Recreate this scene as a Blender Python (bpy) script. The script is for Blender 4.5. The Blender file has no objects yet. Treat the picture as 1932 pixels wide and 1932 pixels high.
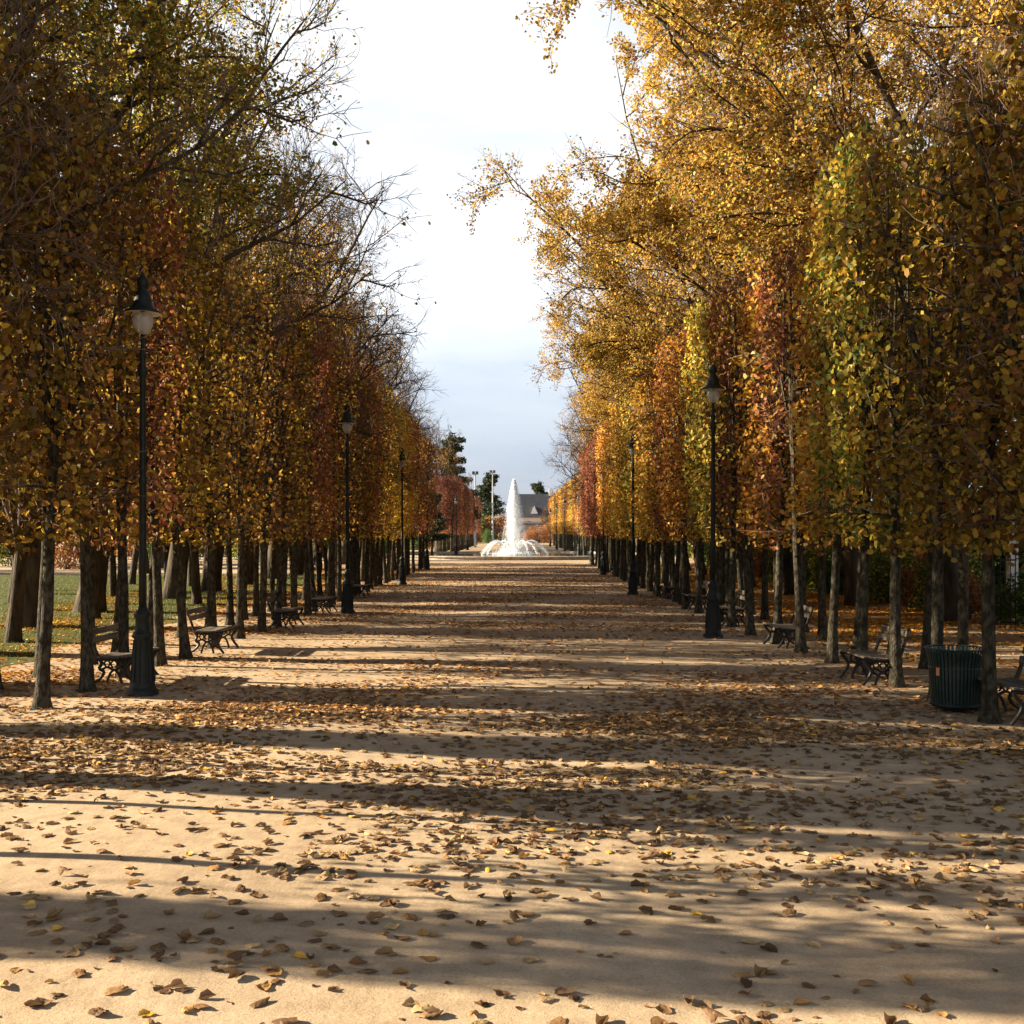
import bpy, math, random
import numpy as np
from mathutils import Vector
R = math.radians
sc = bpy.context.scene
C = sc.collection

# ------------------------------------------------------------------ camera, sky, sun, exposure
EYE = 2.5
cam_d = bpy.data.cameras.new('camera'); cam = bpy.data.objects.new('camera', cam_d); C.objects.link(cam)
cam.location = (0, 0, EYE); cam.rotation_euler = (R(90), 0, 0)
cam_d.sensor_width = 36; cam_d.lens = 36 * 2080 / 1932
cam_d.shift_y = 37 / 1932; cam_d.shift_x = -2 / 1932
cam_d.clip_end = 3000
sc.camera = cam

SUN_EL, SUN_AZ = 20.0, 9.0          # elevation; degrees beyond square-on-from-the-left
world = bpy.data.worlds.new('World'); sc.world = world; world.use_nodes = True
nt = world.node_tree; nt.nodes.clear(); N = nt.nodes.new; L = nt.links.new
out = N('ShaderNodeOutputWorld'); bg = N('ShaderNodeBackground'); bg.inputs['Strength'].default_value = 0.059
sky = N('ShaderNodeTexSky'); sky.sky_type = 'NISHITA'; sky.sun_disc = False
sky.sun_elevation = R(SUN_EL); sky.sun_rotation = R(-90 + SUN_AZ)
tc = N('ShaderNodeTexCoord'); sep = N('ShaderNodeSeparateXYZ'); L(tc.outputs['Generated'], sep.inputs[0])
cr = N('ShaderNodeValToRGB'); L(sep.outputs['Z'], cr.inputs[0])       # the cloud deck: grey blue low, white high
e = cr.color_ramp.elements
e[0].position = 0.0; e[0].color = (1.85, 2.05, 2.55, 1)
e[1].position = 0.60; e[1].color = (.55, .68, .95, 1)
x = e.new(0.07); x.color = (1.95, 2.2, 2.8, 1)
x = e.new(0.16); x.color = (3.3, 3.5, 3.85, 1)
x = e.new(0.23); x.color = (4.9, 4.95, 5.0, 1)
x = e.new(0.44); x.color = (4.0, 4.05, 4.1, 1)
mp = N('ShaderNodeMapping'); L(tc.outputs['Generated'], mp.inputs[0]); mp.inputs['Scale'].default_value = (2.2, 2.2, 9.0)
nz = N('ShaderNodeTexNoise'); L(mp.outputs[0], nz.inputs[0]); nz.inputs['Scale'].default_value = 1.6; nz.inputs['Detail'].default_value = 6; nz.inputs['Roughness'].default_value = .55
nr = N('ShaderNodeValToRGB'); L(nz.outputs[0], nr.inputs[0])
nr.color_ramp.elements[0].position = .38; nr.color_ramp.elements[0].color = (.86, .89, .94, 1)
nr.color_ramp.elements[1].position = .62; nr.color_ramp.elements[1].color = (1.12, 1.1, 1.08, 1)
mu = N('ShaderNodeMix'); mu.data_type = 'RGBA'; mu.blend_type = 'MULTIPLY'; mu.inputs[0].default_value = 1
L(cr.outputs[0], mu.inputs[6]); L(nr.outputs[0], mu.inputs[7])
mx = N('ShaderNodeMix'); mx.data_type = 'RGBA'; mx.inputs[0].default_value = .85
L(sky.outputs[0], mx.inputs[6]); L(mu.outputs[2], mx.inputs[7])
L(mx.outputs[2], bg.inputs[0]); L(bg.outputs[0], out.inputs[0])

sd = bpy.data.lights.new('sun', 'SUN'); sun = bpy.data.objects.new('sun', sd); C.objects.link(sun)
sd.energy = 5.0; sd.angle = R(0.5); sd.color = (1.0, 0.83, 0.60)
to_sun = Vector((-math.cos(R(SUN_EL)) * math.cos(R(SUN_AZ)), math.cos(R(SUN_EL)) * math.sin(R(SUN_AZ)), math.sin(R(SUN_EL))))
sun.rotation_euler = to_sun.to_track_quat('Z', 'Y').to_euler()
vs = sc.view_settings
vs.view_transform = 'Standard'; vs.look = 'None'; vs.gamma = 1; vs.use_curve_mapping = False; vs.exposure = 2.2
sc.render.engine = 'CYCLES'
cy = sc.cycles
cy.max_bounces = 6; cy.diffuse_bounces = 2; cy.glossy_bounces = 2; cy.transmission_bounces = 4; cy.transparent_max_bounces = 12; cy.volume_bounces = 0
cy.sample_clamp_indirect = 4
cy.caustics_reflective = False; cy.caustics_refractive = False

# ------------------------------------------------------------------ helpers
def rng(s): return np.random.default_rng(s)

class MB:
    """collects faces (and a per-vertex tint) and links them as one mesh"""
    def __init__(s): s.v = []; s.f = []; s.c = []; s.n = 0
    def add(s, v, f, mat=0, col=(1, 1, 1)):
        v = np.asarray(v, float).reshape(-1, 3)
        s.v.append(v)
        c = np.asarray(col, float)
        s.c.append(np.broadcast_to(c if c.ndim > 1 else c[None, :], (len(v), 3)))
        if isinstance(f, np.ndarray):
            s.f.append((f + s.n, mat))
        else:
            by = {}
            for q in f: by.setdefault(len(q), []).append(q)
            for q in by.values(): s.f.append((np.array(q) + s.n, mat))
        s.n += len(v); return s
    def box(s, x0, x1, y0, y1, z0, z1, mat=0, col=(1, 1, 1)):
        v = [(a, b, c) for c in (z0, z1) for b in (y0, y1) for a in (x0, x1)]
        return s.add(v, [(0, 2, 3, 1), (4, 5, 7, 6), (0, 1, 5, 4), (2, 6, 7, 3), (0, 4, 6, 2), (1, 3, 7, 5)], mat, col)
    def lathe(s, prof, n=24, cx=0, cy=0, mat=0, cap=True):
        a = np.linspace(0, 2 * np.pi, n, endpoint=False)
        p = np.array(prof, float)
        v = np.stack([cx + p[:, None, 0] * np.cos(a), cy + p[:, None, 0] * np.sin(a), np.broadcast_to(p[:, None, 1], (len(p), n))], -1).reshape(-1, 3)
        i = np.arange(len(p) - 1)[:, None] * n; j = np.arange(n)[None]; k = (j + 1) % n
        f = np.stack([i + j, i + k, i + n + k, i + n + j], -1).reshape(-1, 4)
        s.add(v, f, mat)
        if cap:
            s.f.append((np.arange(n)[None, ::-1] + s.n - len(v), mat)); s.f.append((np.arange(n)[None] + s.n - n, mat))
        return s
    def tubes(s, polys, sides=4, mat=0, col=(1, 1, 1)):
        by = {}
        for P, r in polys: by.setdefault(len(P), []).append((P, r))
        for n, g in by.items():
            P = np.array([q[0] for q in g], float); r = np.array([q[1] for q in g], float)
            T = np.gradient(P, axis=1); T /= np.linalg.norm(T, axis=2, keepdims=True) + 1e-9
            ref = np.zeros_like(T); m = np.abs(T[:, :1, 2]).repeat(n, 1) > .75
            ref[..., 0] = m; ref[..., 2] = ~m
            A = np.cross(T, ref); A /= np.linalg.norm(A, axis=2, keepdims=True) + 1e-9
            B = np.cross(T, A)
            a = np.linspace(0, 2 * np.pi, sides, endpoint=False)
            V = P[:, :, None] + r[:, :, None, None] * (A[:, :, None] * np.cos(a)[None, None, :, None] + B[:, :, None] * np.sin(a)[None, None, :, None])
            m_ = len(g); base = (np.arange(m_) * n * sides)[:, None, None]
            i = np.arange(n - 1)[None, :, None] * sides; j = np.arange(sides)[None, None]; k = (j + 1) % sides
            F = np.stack([base + i + j, base + i + k, base + i + sides + k, base + i + sides + j], -1).reshape(-1, 4)
            s.add(V.reshape(-1, 3), F, mat, col)
        return s
    def leaves(s, P, rad, seed, cols, mat=0, nrm=None, bias=.8, aspect=.8):
        """folded rounded leaves (six corners) at points P"""
        g = rng(seed); n = len(P)
        if n == 0: return s
        d = g.normal(size=(n, 3)); d /= np.linalg.norm(d, axis=1, keepdims=True)
        if nrm is not None: d = d + bias * nrm; d /= np.linalg.norm(d, axis=1, keepdims=True) + 1e-9
        u = np.cross(d, g.normal(size=(n, 3))); u /= np.linalg.norm(u, axis=1, keepdims=True) + 1e-9
        w = np.cross(d, u)
        r = (rad * g.uniform(.7, 1.25, n))[:, None]
        fold = g.uniform(-.1, .5, n)[:, None]
        sh = [(1.15, 0, 0), (.35, .8, 1), (-.65, .75, 1), (-.9, 0, 0), (-.65, -.75, 1), (.35, -.8, 1)]
        V = np.stack([P + r * (u * a + w * b * aspect + d * c * fold * .7) for a, b, c in sh], 1)
        base = (np.arange(n) * 6)[:, None]
        F = np.concatenate([base + np.array([0, 1, 2, 3]), base + np.array([0, 3, 4, 5])])
        s.add(V.reshape(-1, 3), F, mat, np.repeat(cols, 6, 0)); return s
    def mesh(s, name, mats, smooth=False):
        me = bpy.data.meshes.new(name)
        V = np.concatenate(s.v); me.vertices.add(len(V)); me.vertices.foreach_set('co', V.astype(np.float32).ravel())
        lv = np.concatenate([f.ravel() for f, _ in s.f]); tot = np.concatenate([np.full(len(f), f.shape[1]) for f, _ in s.f])
        mi = np.concatenate([np.full(len(f), m) for f, m in s.f])
        me.loops.add(len(lv)); me.loops.foreach_set('vertex_index', lv.astype(np.int32))
        me.polygons.add(len(tot)); st = np.concatenate([[0], np.cumsum(tot)[:-1]])
        me.polygons.foreach_set('loop_start', st.astype(np.int32))
        me.polygons.foreach_set('material_index', mi.astype(np.int32))
        me.polygons.foreach_set('use_smooth', np.full(len(tot), smooth))
        at = me.color_attributes.new('tint', 'FLOAT_COLOR', 'POINT')
        c = np.ones((len(V), 4), np.float32); c[:, :3] = np.concatenate(s.c); at.data.foreach_set('color', c.ravel())
        for m in (mats if isinstance(mats, (list, tuple)) else [mats]): me.materials.append(m)
        me.update(calc_edges=True); return me
    def obj(s, name, mats, parent=None, smooth=False):
        return link(name, s.mesh(name, mats, smooth), parent)

def link(name, me, parent=None):
    o = bpy.data.objects.new(name, me); C.objects.link(o); o.parent = parent; return o
def tag(o, label, cat, group=None):
    o['label'] = label; o['category'] = cat
    if group: o['group'] = group
    return o
def empty(name, loc, rz=0, label=None, cat=None, group=None):
    o = bpy.data.objects.new(name, None); C.objects.link(o); o.location = loc; o.rotation_euler = (0, 0, rz); o.empty_display_size = .2
    if label: tag(o, label, cat, group)
    return o
def kind(o, k): o['kind'] = k; return o
def copy_tree(o, parent=None):
    c = o.copy(); C.objects.link(c); c.parent = parent
    for ch in list(o.children): copy_tree(ch, c)
    return c
ONES = 'first second third fourth fifth sixth seventh eighth ninth tenth eleventh twelfth thirteenth fourteenth fifteenth sixteenth seventeenth eighteenth nineteenth'.split()
def ordinal(n):
    if n <= 19: return ONES[n - 1]
    t, u = divmod(n, 10)
    tens = ['', '', 'twenty', 'thirty', 'forty', 'fifty', 'sixty', 'seventy', 'eighty'][t]
    return tens[:-1] + 'ieth' if u == 0 else tens + '-' + ONES[u - 1]

def in_view(x, D, r): return (abs(x) - r) / D < .463
class Count:
    def __init__(s): s.n = {}
    def __call__(s, key, x, D, r, end='from the camera'):
        if not in_view(x, D, r): return 'just outside the view'
        s.n[key] = s.n.get(key, 0) + 1; return ordinal(s.n[key]) + ' ' + end
cnt = Count()

# ------------------------------------------------------------------ materials
def mat(name, col=(.5, .5, .5), rough=.8, metal=0.0, spec=.3):
    m = bpy.data.materials.new(name); m.use_nodes = True
    b = m.node_tree.nodes['Principled BSDF']
    b.inputs['Base Color'].default_value = (*col, 1); b.inputs['Roughness'].default_value = rough
    b.inputs['Metallic'].default_value = metal; b.inputs['Specular IOR Level'].default_value = spec
    return m
def noisy(m, c0, c1, scale, detail=6, bump=0.0, bscale=None, p0=.35, p1=.65, stretch=(1, 1, 1), bdist=.01):
    t = m.node_tree; n = t.nodes.new; b = t.nodes['Principled BSDF']
    tcn = n('ShaderNodeTexCoord'); mpn = n('ShaderNodeMapping'); mpn.inputs['Scale'].default_value = stretch
    t.links.new(tcn.outputs['Object'], mpn.inputs[0])
    z = n('ShaderNodeTexNoise'); z.inputs['Scale'].default_value = scale; z.inputs['Detail'].default_value = detail; t.links.new(mpn.outputs[0], z.inputs[0])
    r = n('ShaderNodeValToRGB'); r.color_ramp.elements[0].position = p0; r.color_ramp.elements[1].position = p1
    r.color_ramp.elements[0].color = (*c0, 1); r.color_ramp.elements[1].color = (*c1, 1)
    t.links.new(z.outputs[0], r.inputs[0]); t.links.new(r.outputs[0], b.inputs['Base Color'])
    if bump:
        z2 = n('ShaderNodeTexNoise'); z2.inputs['Scale'].default_value = bscale or scale * 3; z2.inputs['Detail'].default_value = 5; t.links.new(mpn.outputs[0], z2.inputs[0])
        bp = n('ShaderNodeBump'); bp.inputs['Strength'].default_value = bump; bp.inputs['Distance'].default_value = bdist
        t.links.new(z2.outputs[0], bp.inputs['Height']); t.links.new(bp.outputs[0], b.inputs['Normal'])
    return m
def leafmat(name, trans=.4, gloss=.06, rough=.5):
    m = bpy.data.materials.new(name); m.use_nodes = True; t = m.node_tree; t.nodes.clear(); n = t.nodes.new; l = t.links.new
    o = n('ShaderNodeOutputMaterial'); a = n('ShaderNodeAttribute'); a.attribute_name = 'tint'
    oi = n('ShaderNodeObjectInfo'); mlt = n('ShaderNodeMix'); mlt.data_type = 'RGBA'; mlt.blend_type = 'MULTIPLY'; mlt.inputs[0].default_value = 1
    l(a.outputs['Color'], mlt.inputs[6]); l(oi.outputs['Color'], mlt.inputs[7])
    d = n('ShaderNodeBsdfDiffuse'); tr = n('ShaderNodeBsdfTranslucent'); g = n('ShaderNodeBsdfGlossy'); g.inputs['Roughness'].default_value = rough
    l(mlt.outputs[2], d.inputs[0]); l(mlt.outputs[2], tr.inputs[0])
    m1 = n('ShaderNodeMixShader'); m1.inputs[0].default_value = trans; l(d.outputs[0], m1.inputs[1]); l(tr.outputs[0], m1.inputs[2])
    m2 = n('ShaderNodeMixShader'); m2.inputs[0].default_value = gloss; l(m1.outputs[0], m2.inputs[1]); l(g.outputs[0], m2.inputs[2])
    l(m2.outputs[0], o.inputs[0]); return m

M_LEAF = leafmat('autumn_leaf', .45, .018)
M_DRY = leafmat('dry_leaf', .18, .015, .6)
M_GREEN = leafmat('green_leaf', .3, .03)
M_GRASS = leafmat('grass_blade', .35, .03)
M_NEEDLE = leafmat('needles', .1, .02)
M_BARK = noisy(mat('lime_bark', rough=.95, spec=.15), (.022, .019, .013), (.095, .085, .058), 16, 10, 1.0, 40, .40, .72, (1, 1, .5), .03)
M_BARK2 = noisy(mat('old_bark', rough=.95, spec=.15), (.024, .019, .014), (.095, .076, .055), 5, 8, .9, 16, .3, .7, (1, 1, .25), .04)
M_TWIG = mat('twig', (.12, .085, .065), .85, spec=.2)
M_TWIGR = mat('reddish_twig', (.17, .075, .05), .8, spec=.2)
M_IRON = noisy(mat('dark_green_paint', rough=.55, spec=.3), (.004, .007, .0065), (.009, .015, .013), 12, 4, .15, 60)
M_IRONB = noisy(mat('cast_iron', rough=.5, spec=.4), (.008, .007, .006), (.022, .018, .014), 20, 4, .2, 80)
M_WOOD = noisy(mat('weathered_slats', rough=.75), (.05, .04, .03), (.17, .14, .11), 8, 6, .3, 60, stretch=(1, .1, 1))
M_STONE = noisy(mat('basin_stone', rough=.8), (.35, .30, .24), (.55, .49, .40), 3, 6, .3, 30)
M_GALV = mat('galvanised_steel', (.45, .46, .48), .45, .7)
M_WALLW = noisy(mat('cream_render', rough=.9), (.58, .47, .38), (.68, .56, .46), 1.5, 5)
M_SLATE = noisy(mat('slate_roof', rough=.6), (.035, .04, .05), (.07, .075, .09), 2, 5, .3, 8, stretch=(1, 1, 5))
M_WHITE = noisy(mat('white_paint', rough=.6), (.72, .70, .66), (.82, .80, .76), 6, 4)
M_GLASS = mat('window_glass', (.03, .035, .04), .1, spec=.8)
M_SHUT = mat('grey_shutter', (.12, .13, .14), .6)

# gravel ground
def ground_mat():
    m = mat('sandy_gravel', rough=.95, spec=.12); t = m.node_tree; n = t.nodes.new; l = t.links.new; b = t.nodes['Principled BSDF']
    g = n('ShaderNodeNewGeometry')
    def noise(scale, det, st=(1, 1, 1), ro=.55):
        mpn = n('ShaderNodeMapping'); mpn.inputs['Scale'].default_value = st; l(g.outputs['Position'], mpn.inputs[0])
        z = n('ShaderNodeTexNoise'); z.inputs['Scale'].default_value = scale; z.inputs['Detail'].default_value = det; z.inputs['Roughness'].default_value = ro
        l(mpn.outputs[0], z.inputs[0]); return z
    def ramp(src, stops):
        r = n('ShaderNodeValToRGB'); es = r.color_ramp.elements
        es[0].position, es[0].color = stops[0][0], (*stops[0][1], 1); es[1].position, es[1].color = stops[-1][0], (*stops[-1][1], 1)
        for p, c in stops[1:-1]: q = es.new(p); q.color = (*c, 1)
        l(src, r.inputs[0]); return r
    def mix(a, bb, mode, f):
        x_ = n('ShaderNodeMix'); x_.data_type = 'RGBA'; x_.blend_type = mode; x_.inputs[0].default_value = f
        l(a, x_.inputs[6]); l(bb, x_.inputs[7]); return x_
    big = ramp(noise(.35, 4, (1, .6, 1)).outputs[0], [(.3, (.32, .235, .15)), (.5, (.385, .295, .195)), (.7, (.44, .345, .235))])
    fine = ramp(noise(55, 8, ro=.75).outputs[0], [(.32, (.66, .64, .62)), (.5, (1, 1, 1)), (.72, (1.22, 1.2, 1.18))])
    mid = ramp(noise(4, 6).outputs[0], [(.35, (.84, .83, .81)), (.6, (1.05, 1.05, 1.05))])
    v = n('ShaderNodeTexVoronoi'); v.inputs['Scale'].default_value = 38; l(g.outputs['Position'], v.inputs['Vector'])
    peb = ramp(v.outputs['Distance'], [(.05, (.62, .58, .54)), (.16, (1, 1, 1))])
    c = mix(big.outputs[0], fine.outputs[0], 'MULTIPLY', 1); c = mix(c.outputs[2], mid.outputs[0], 'MULTIPLY', 1); c = mix(c.outputs[2], peb.outputs[0], 'MULTIPLY', .55)
    l(c.outputs[2], b.inputs['Base Color'])
    z = noise(90, 6, ro=.7); z2 = noise(7, 5)
    ad = n('ShaderNodeMath'); ad.operation = 'MULTIPLY_ADD'; ad.inputs[1].default_value = 2.5; l(z2.outputs[0], ad.inputs[0]); l(z.outputs[0], ad.inputs[2])
    bp = n('ShaderNodeBump'); bp.inputs['Strength'].default_value = .7; bp.inputs['Distance'].default_value = .006
    l(ad.outputs[0], bp.inputs['Height']); l(bp.outputs[0], b.inputs['Normal']); return m
M_GRAVEL = ground_mat()
M_LAWN = noisy(mat('lawn_soil', rough=.95, spec=.1), (.05, .05, .02), (.085, .105, .025), 3, 8, .8, 40, .35, .65, bdist=.03)

# palettes (base colours)
PAL = dict(gold=[(.72, .42, .05), (.76, .50, .08), (.60, .29, .04), (.34, .20, .05)],
           ochre=[(.66, .44, .10), (.58, .40, .12), (.72, .52, .14), (.42, .27, .09)],
           yellow=[(.66, .46, .07), (.55, .42, .08), (.62, .36, .05)],
           orange=[(.60, .25, .035), (.66, .34, .05), (.50, .17, .035), (.33, .13, .04)],
           brown=[(.27, .12, .03), (.36, .17, .035), (.18, .08, .025), (.50, .28, .05)],
           red=[(.38, .13, .065), (.30, .09, .05), (.46, .20, .08), (.24, .09, .05)],
           olive=[(.30, .22, .025), (.42, .28, .03), (.16, .13, .02), (.60, .42, .05), (.20, .10, .02)],
           greengold=[(.40, .36, .05), (.20, .23, .04), (.66, .50, .07), (.10, .15, .03)],
           green=[(.06, .13, .025), (.09, .17, .035), (.13, .20, .04), (.04, .09, .02)],
           dark=[(.025, .045, .02), (.035, .055, .025), (.05, .06, .03)])
def colours(names, n, seed, jit=.18):
    g = rng(seed); pal = np.array([c for k in names for c in PAL[k]])
    return np.clip(pal[g.integers(0, len(pal), n)] * g.uniform(1 - jit, 1 + jit, (n, 1)) * g.uniform(.93, 1.07, (n, 3)), 0, .9)

# ------------------------------------------------------------------ ground
def hgt(x, y):
    x = np.asarray(x, float); y = np.asarray(y, float)
    f = np.clip((9.0 - np.abs(x)) / 2, 0, 1) * np.clip((70 - y) / 20, 0, 1)
    return f * (.012 * np.sin(.9 * x + .35 * y + 1) + .010 * np.sin(.33 * x - 1.1 * y) + .006 * np.sin(2.3 * x + .8 * y + 2) + .005 * np.sin(2.9 * y - .7 * x))
def grid(xs, ys, zf):
    X, Y = np.meshgrid(xs, ys); Z = zf(X, Y)
    nx = len(xs); i = np.arange(len(ys) - 1)[:, None] * nx; j = np.arange(nx - 1)[None]
    F = np.stack([i + j, i + j + 1, i + nx + j + 1, i + nx + j], -1).reshape(-1, 4)
    return np.stack([X, Y, Z], -1).reshape(-1, 3), F
xs = np.concatenate([[-1500, -400, -120, -40, -20], np.arange(-12, 12.01, .25), [20, 40, 120, 400, 1500]])
ys = np.concatenate([[-200, -50, -10], np.arange(0, 72, .25), [80, 100, 150, 300, 600, 2000]])
v, f = grid(xs, ys, hgt)
kind(MB().add(v, f).obj('ground', M_GRAVEL, smooth=True), 'structure')
g = rng(5)
xe = lambda y: -9.6 + .35 * math.sin(.7 * y) + .2 * math.sin(2.1 * y)
ye = np.arange(4, 64, .5)
vl = [(xe(y), y, .006) for y in ye] + [(-70, y, .006) for y in ye]; nn = len(ye)
fl = [(i, i + 1, nn + i + 1, nn + i) for i in range(nn - 1)]
fl = [q[::-1] for q in fl]
kind(MB().add(vl, fl).obj('lawn', M_LAWN), 'structure')

# grass blades on the lawn edge
n = 60000; gx = -9.6 - g.gamma(1.6, 5, n); gy = g.uniform(16, 64, n); k = gx > -45; gx, gy = gx[k], gy[k]; n = len(gx)
a = g.uniform(0, 6.28, n); hh = g.uniform(.04, .10, n); w = g.uniform(.006, .014, n); tx = g.normal(0, .03, (n, 2))
V = np.stack([np.stack([gx - np.cos(a) * w, gy - np.sin(a) * w, np.full(n, .004)], 1), np.stack([gx + np.cos(a) * w, gy + np.sin(a) * w, np.full(n, .004)], 1), np.stack([gx + tx[:, 0], gy + tx[:, 1], hh], 1)], 1)
cols = np.array([(.12, .13, .028)]) * g.uniform(.6, 1.4, (n, 1)) * g.uniform(.9, 1.1, (n, 3))
o = MB().add(V.reshape(-1, 3), np.arange(n * 3).reshape(-1, 3), 0, np.repeat(cols, 3, 0)).obj('grass', M_GRASS)
kind(tag(o, 'short green grass on the lawn left of the tree rows', 'grass'), 'stuff')

# ------------------------------------------------------------------ fallen leaves
def litter_density(x, y):
    a = np.sin(.55 * x + 1.3 * y + 1.0) + np.sin(1.1 * x - .62 * y + 2) + .8 * np.sin(.31 * y - .9 * x) + .8 * np.sin(2.1 * y + .4 * x + 3) + .6 * np.sin(3.7 * y - 1.3 * x)
    d = .5 + .27 * a
    near = np.interp(y, [4, 6.3, 7.2, 9, 11, 14, 18, 21, 22.5, 25, 27, 32, 76, 84, 90], [.15, .2, .45, .85, 1.25, 1.3, .85, .5, .25, .3, .7, .7, .6, .2, .02])
    side = 1 + .8 * np.clip((np.abs(x) - 5) / 3, 0, 1) + 1.6 * np.clip((x - 7) / 2, 0, 1)
    side = side * np.where(x < -9.8, .5 + .5 * np.sin(x * 1.1 + y * .3), 1)
    return np.clip(d, .16, 1.25) * near * side
def scatter(n, y0, y1, xm, seed, mx_=2.2):
    g = rng(seed); x = g.uniform(-xm, xm, n); y = g.uniform(y0, y1, n)
    k = (g.uniform(0, mx_, n) < litter_density(x, y)) & (np.abs(x) < .5 * y + 1.5)
    return x[k], y[k]
def near_templates():
    out_ = []
    g = rng(77)
    for t in range(18):
        na = 16; a = np.linspace(0, 2 * np.pi, na, endpoint=False)
        lob = 1 + .12 * np.cos(a * (3 if t % 2 else 5) + g.uniform(0, 6)) + g.normal(0, .06, na)
        lob[0] *= 1.25
        vv = [(0, 0, 0)]
        c1 = g.uniform(.1, .55) if t % 3 else g.uniform(.7, 1.3)
        c2 = g.uniform(-.1, .25); wv, w2 = g.uniform(0, 6.28, 2); amp = g.uniform(.04, .13)
        for q, rr in enumerate((.3, .6, .85, 1.0)):
            for i in range(na):
                r_ = rr * (lob[i] if q > 1 else 1); x_, y_ = r_ * math.cos(a[i]), r_ * math.sin(a[i]) * .82
                curl = .22 * max(0, rr - .75) * 4 * (.5 + .5 * math.sin(2 * a[i] + w2))
                z_ = c1 * y_ * y_ * .8 + c2 * x_ * x_ * .6 + amp * math.sin(3 * a[i] + wv) * rr + .03 * math.sin(8 * a[i]) * rr + curl * .8 + g.normal(0, .022)
                vv.append((x_ * (1 - .35 * curl), y_ * (1 - .35 * min(c1, 1.2) * rr), z_))
        vv = np.array(vv)
        if t % 2 == 0: vv[:, 2] = .75 * vv[:, 2].max() - vv[:, 2]     # lying face down, rim towards the ground
        vv[:, 2] -= vv[:, 2].min()
        ff = [(0, 1 + i, 1 + (i + 1) % na) for i in range(na)]
        for q in range(3):
            for i in range(na):
                p, p2 = 1 + q * na + i, 1 + q * na + (i + 1) % na
                ff.append((p, p + na, p2 + na, p2))
        out_.append((vv, ff))
    return out_
TPL = near_templates()
mb = MB(); x, y = scatter(76000, 4.5, 16, 9, 11)
g = rng(12)
GC = [(.22, .13, .06), (.30, .20, .10), (.16, .09, .04), (.40, .28, .14), (.12, .07, .035), (.36, .20, .07), (.20, .12, .065), (.14, .08, .04)]
for i in range(len(x)):
    vv, ff = TPL[g.integers(len(TPL))]
    s_ = (g.uniform(.034, .058) if g.random() < .7 else g.uniform(.014, .032)) * (1.1 if y[i] < 8 else 1); a = g.uniform(0, 6.28); tl, tl2 = g.normal(0, .09, 2)
    q = vv * s_ * np.array([1, 1, g.uniform(.55, 1.0)])
    q = np.stack([q[:, 0], q[:, 1], q[:, 2] + tl * q[:, 0] + tl2 * q[:, 1]], 1)
    q[:, 2] -= q[:, 2].min()
    q = np.stack([q[:, 0] * math.cos(a) - q[:, 1] * math.sin(a), q[:, 0] * math.sin(a) + q[:, 1] * math.cos(a), q[:, 2]], 1)
    q += np.array([x[i], y[i], float(hgt(x[i], y[i])) + .001])
    cc = np.array((.62, .38, .06) if g.random() < .02 else GC[g.integers(len(GC))]) * g.uniform(.75, 1.25)
    mb.add(q, ff, 0, tuple(cc))
x, y = scatter(800000, 13, 92, 16, 13)
k = (y > 15.5) | (rng(3).random(len(y)) < (y - 13) / 2.5); x, y = x[k], y[k]; n = len(x); g = rng(14)
a = g.uniform(0, 6.28, n); s_ = g.uniform(.03, .062, n)
h0 = hgt(x, y); z1, z2, z3, z4 = g.uniform(0, .04, (4, n)) * (g.random(n) * 1.4)
ca, sa = np.cos(a) * s_, np.sin(a) * s_
V = np.stack([np.stack([x + ca * 1.1, y + sa * 1.1, h0 + .003 + z1], 1), np.stack([x - sa * .9, y + ca * .9, h0 + .003 + z2], 1), np.stack([x - ca, y - sa, h0 + .003 + z3], 1), np.stack([x + sa * .8, y - ca * .8, h0 + .003 + z4], 1), np.stack([x, y, h0 + .003 + .8 * (z1 + z3) * .5], 1)], 1)
base = (np.arange(n) * 5)[:, None]
F = np.concatenate([base + np.array(t) for t in ((4, 0, 1), (4, 1, 2), (4, 2, 3), (4, 3, 0))])
side = (x > 6.8) | (x < -8.5)
cols = np.where(side[:, None], colours(['orange', 'orange', 'gold', 'brown'], n, 15), np.array(GC)[g.integers(0, len(GC), n)] * g.uniform(.9, 1.8, (n, 1)) * np.array([1.15, 1, .85]))  # mid-path and side leaf colours brightened to stand in for missing sunlight
mb.add(V.reshape(-1, 3), F, 0, np.repeat(cols, 5, 0))
kind(tag(mb.obj('fallen_leaves', M_DRY), 'curled brown autumn leaves scattered over the sandy avenue', 'fallen leaves'), 'stuff')

# ------------------------------------------------------------------ tree growing
def stem(g, p, d, ln, n, r0, r1, wander=.15, up=0.0, pw=1.0):
    pts = [np.array(p, float)]; d = np.array(d, float); d /= np.linalg.norm(d)
    for i in range(n - 1):
        d = d + g.normal(0, wander, 3); d[2] += up; d /= np.linalg.norm(d)
        pts.append(pts[-1] + d * ln / (n - 1))
    t = np.linspace(0, 1, n) ** pw
    return np.array(pts), r0 + (r1 - r0) * t
def at(st, t):
    P, r = st; f = t * (len(P) - 1); i = min(int(f), len(P) - 2); u = f - i
    return P[i] * (1 - u) + P[i + 1] * u, r[i] * (1 - u) + r[i + 1] * u, (P[i + 1] - P[i]) / (np.linalg.norm(P[i + 1] - P[i]) + 1e-9)
def side_dir(g, d, ang):
    u = np.cross(d, g.normal(size=3)); u /= np.linalg.norm(u) + 1e-9
    return d * math.cos(ang) + u * math.sin(ang)

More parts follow.
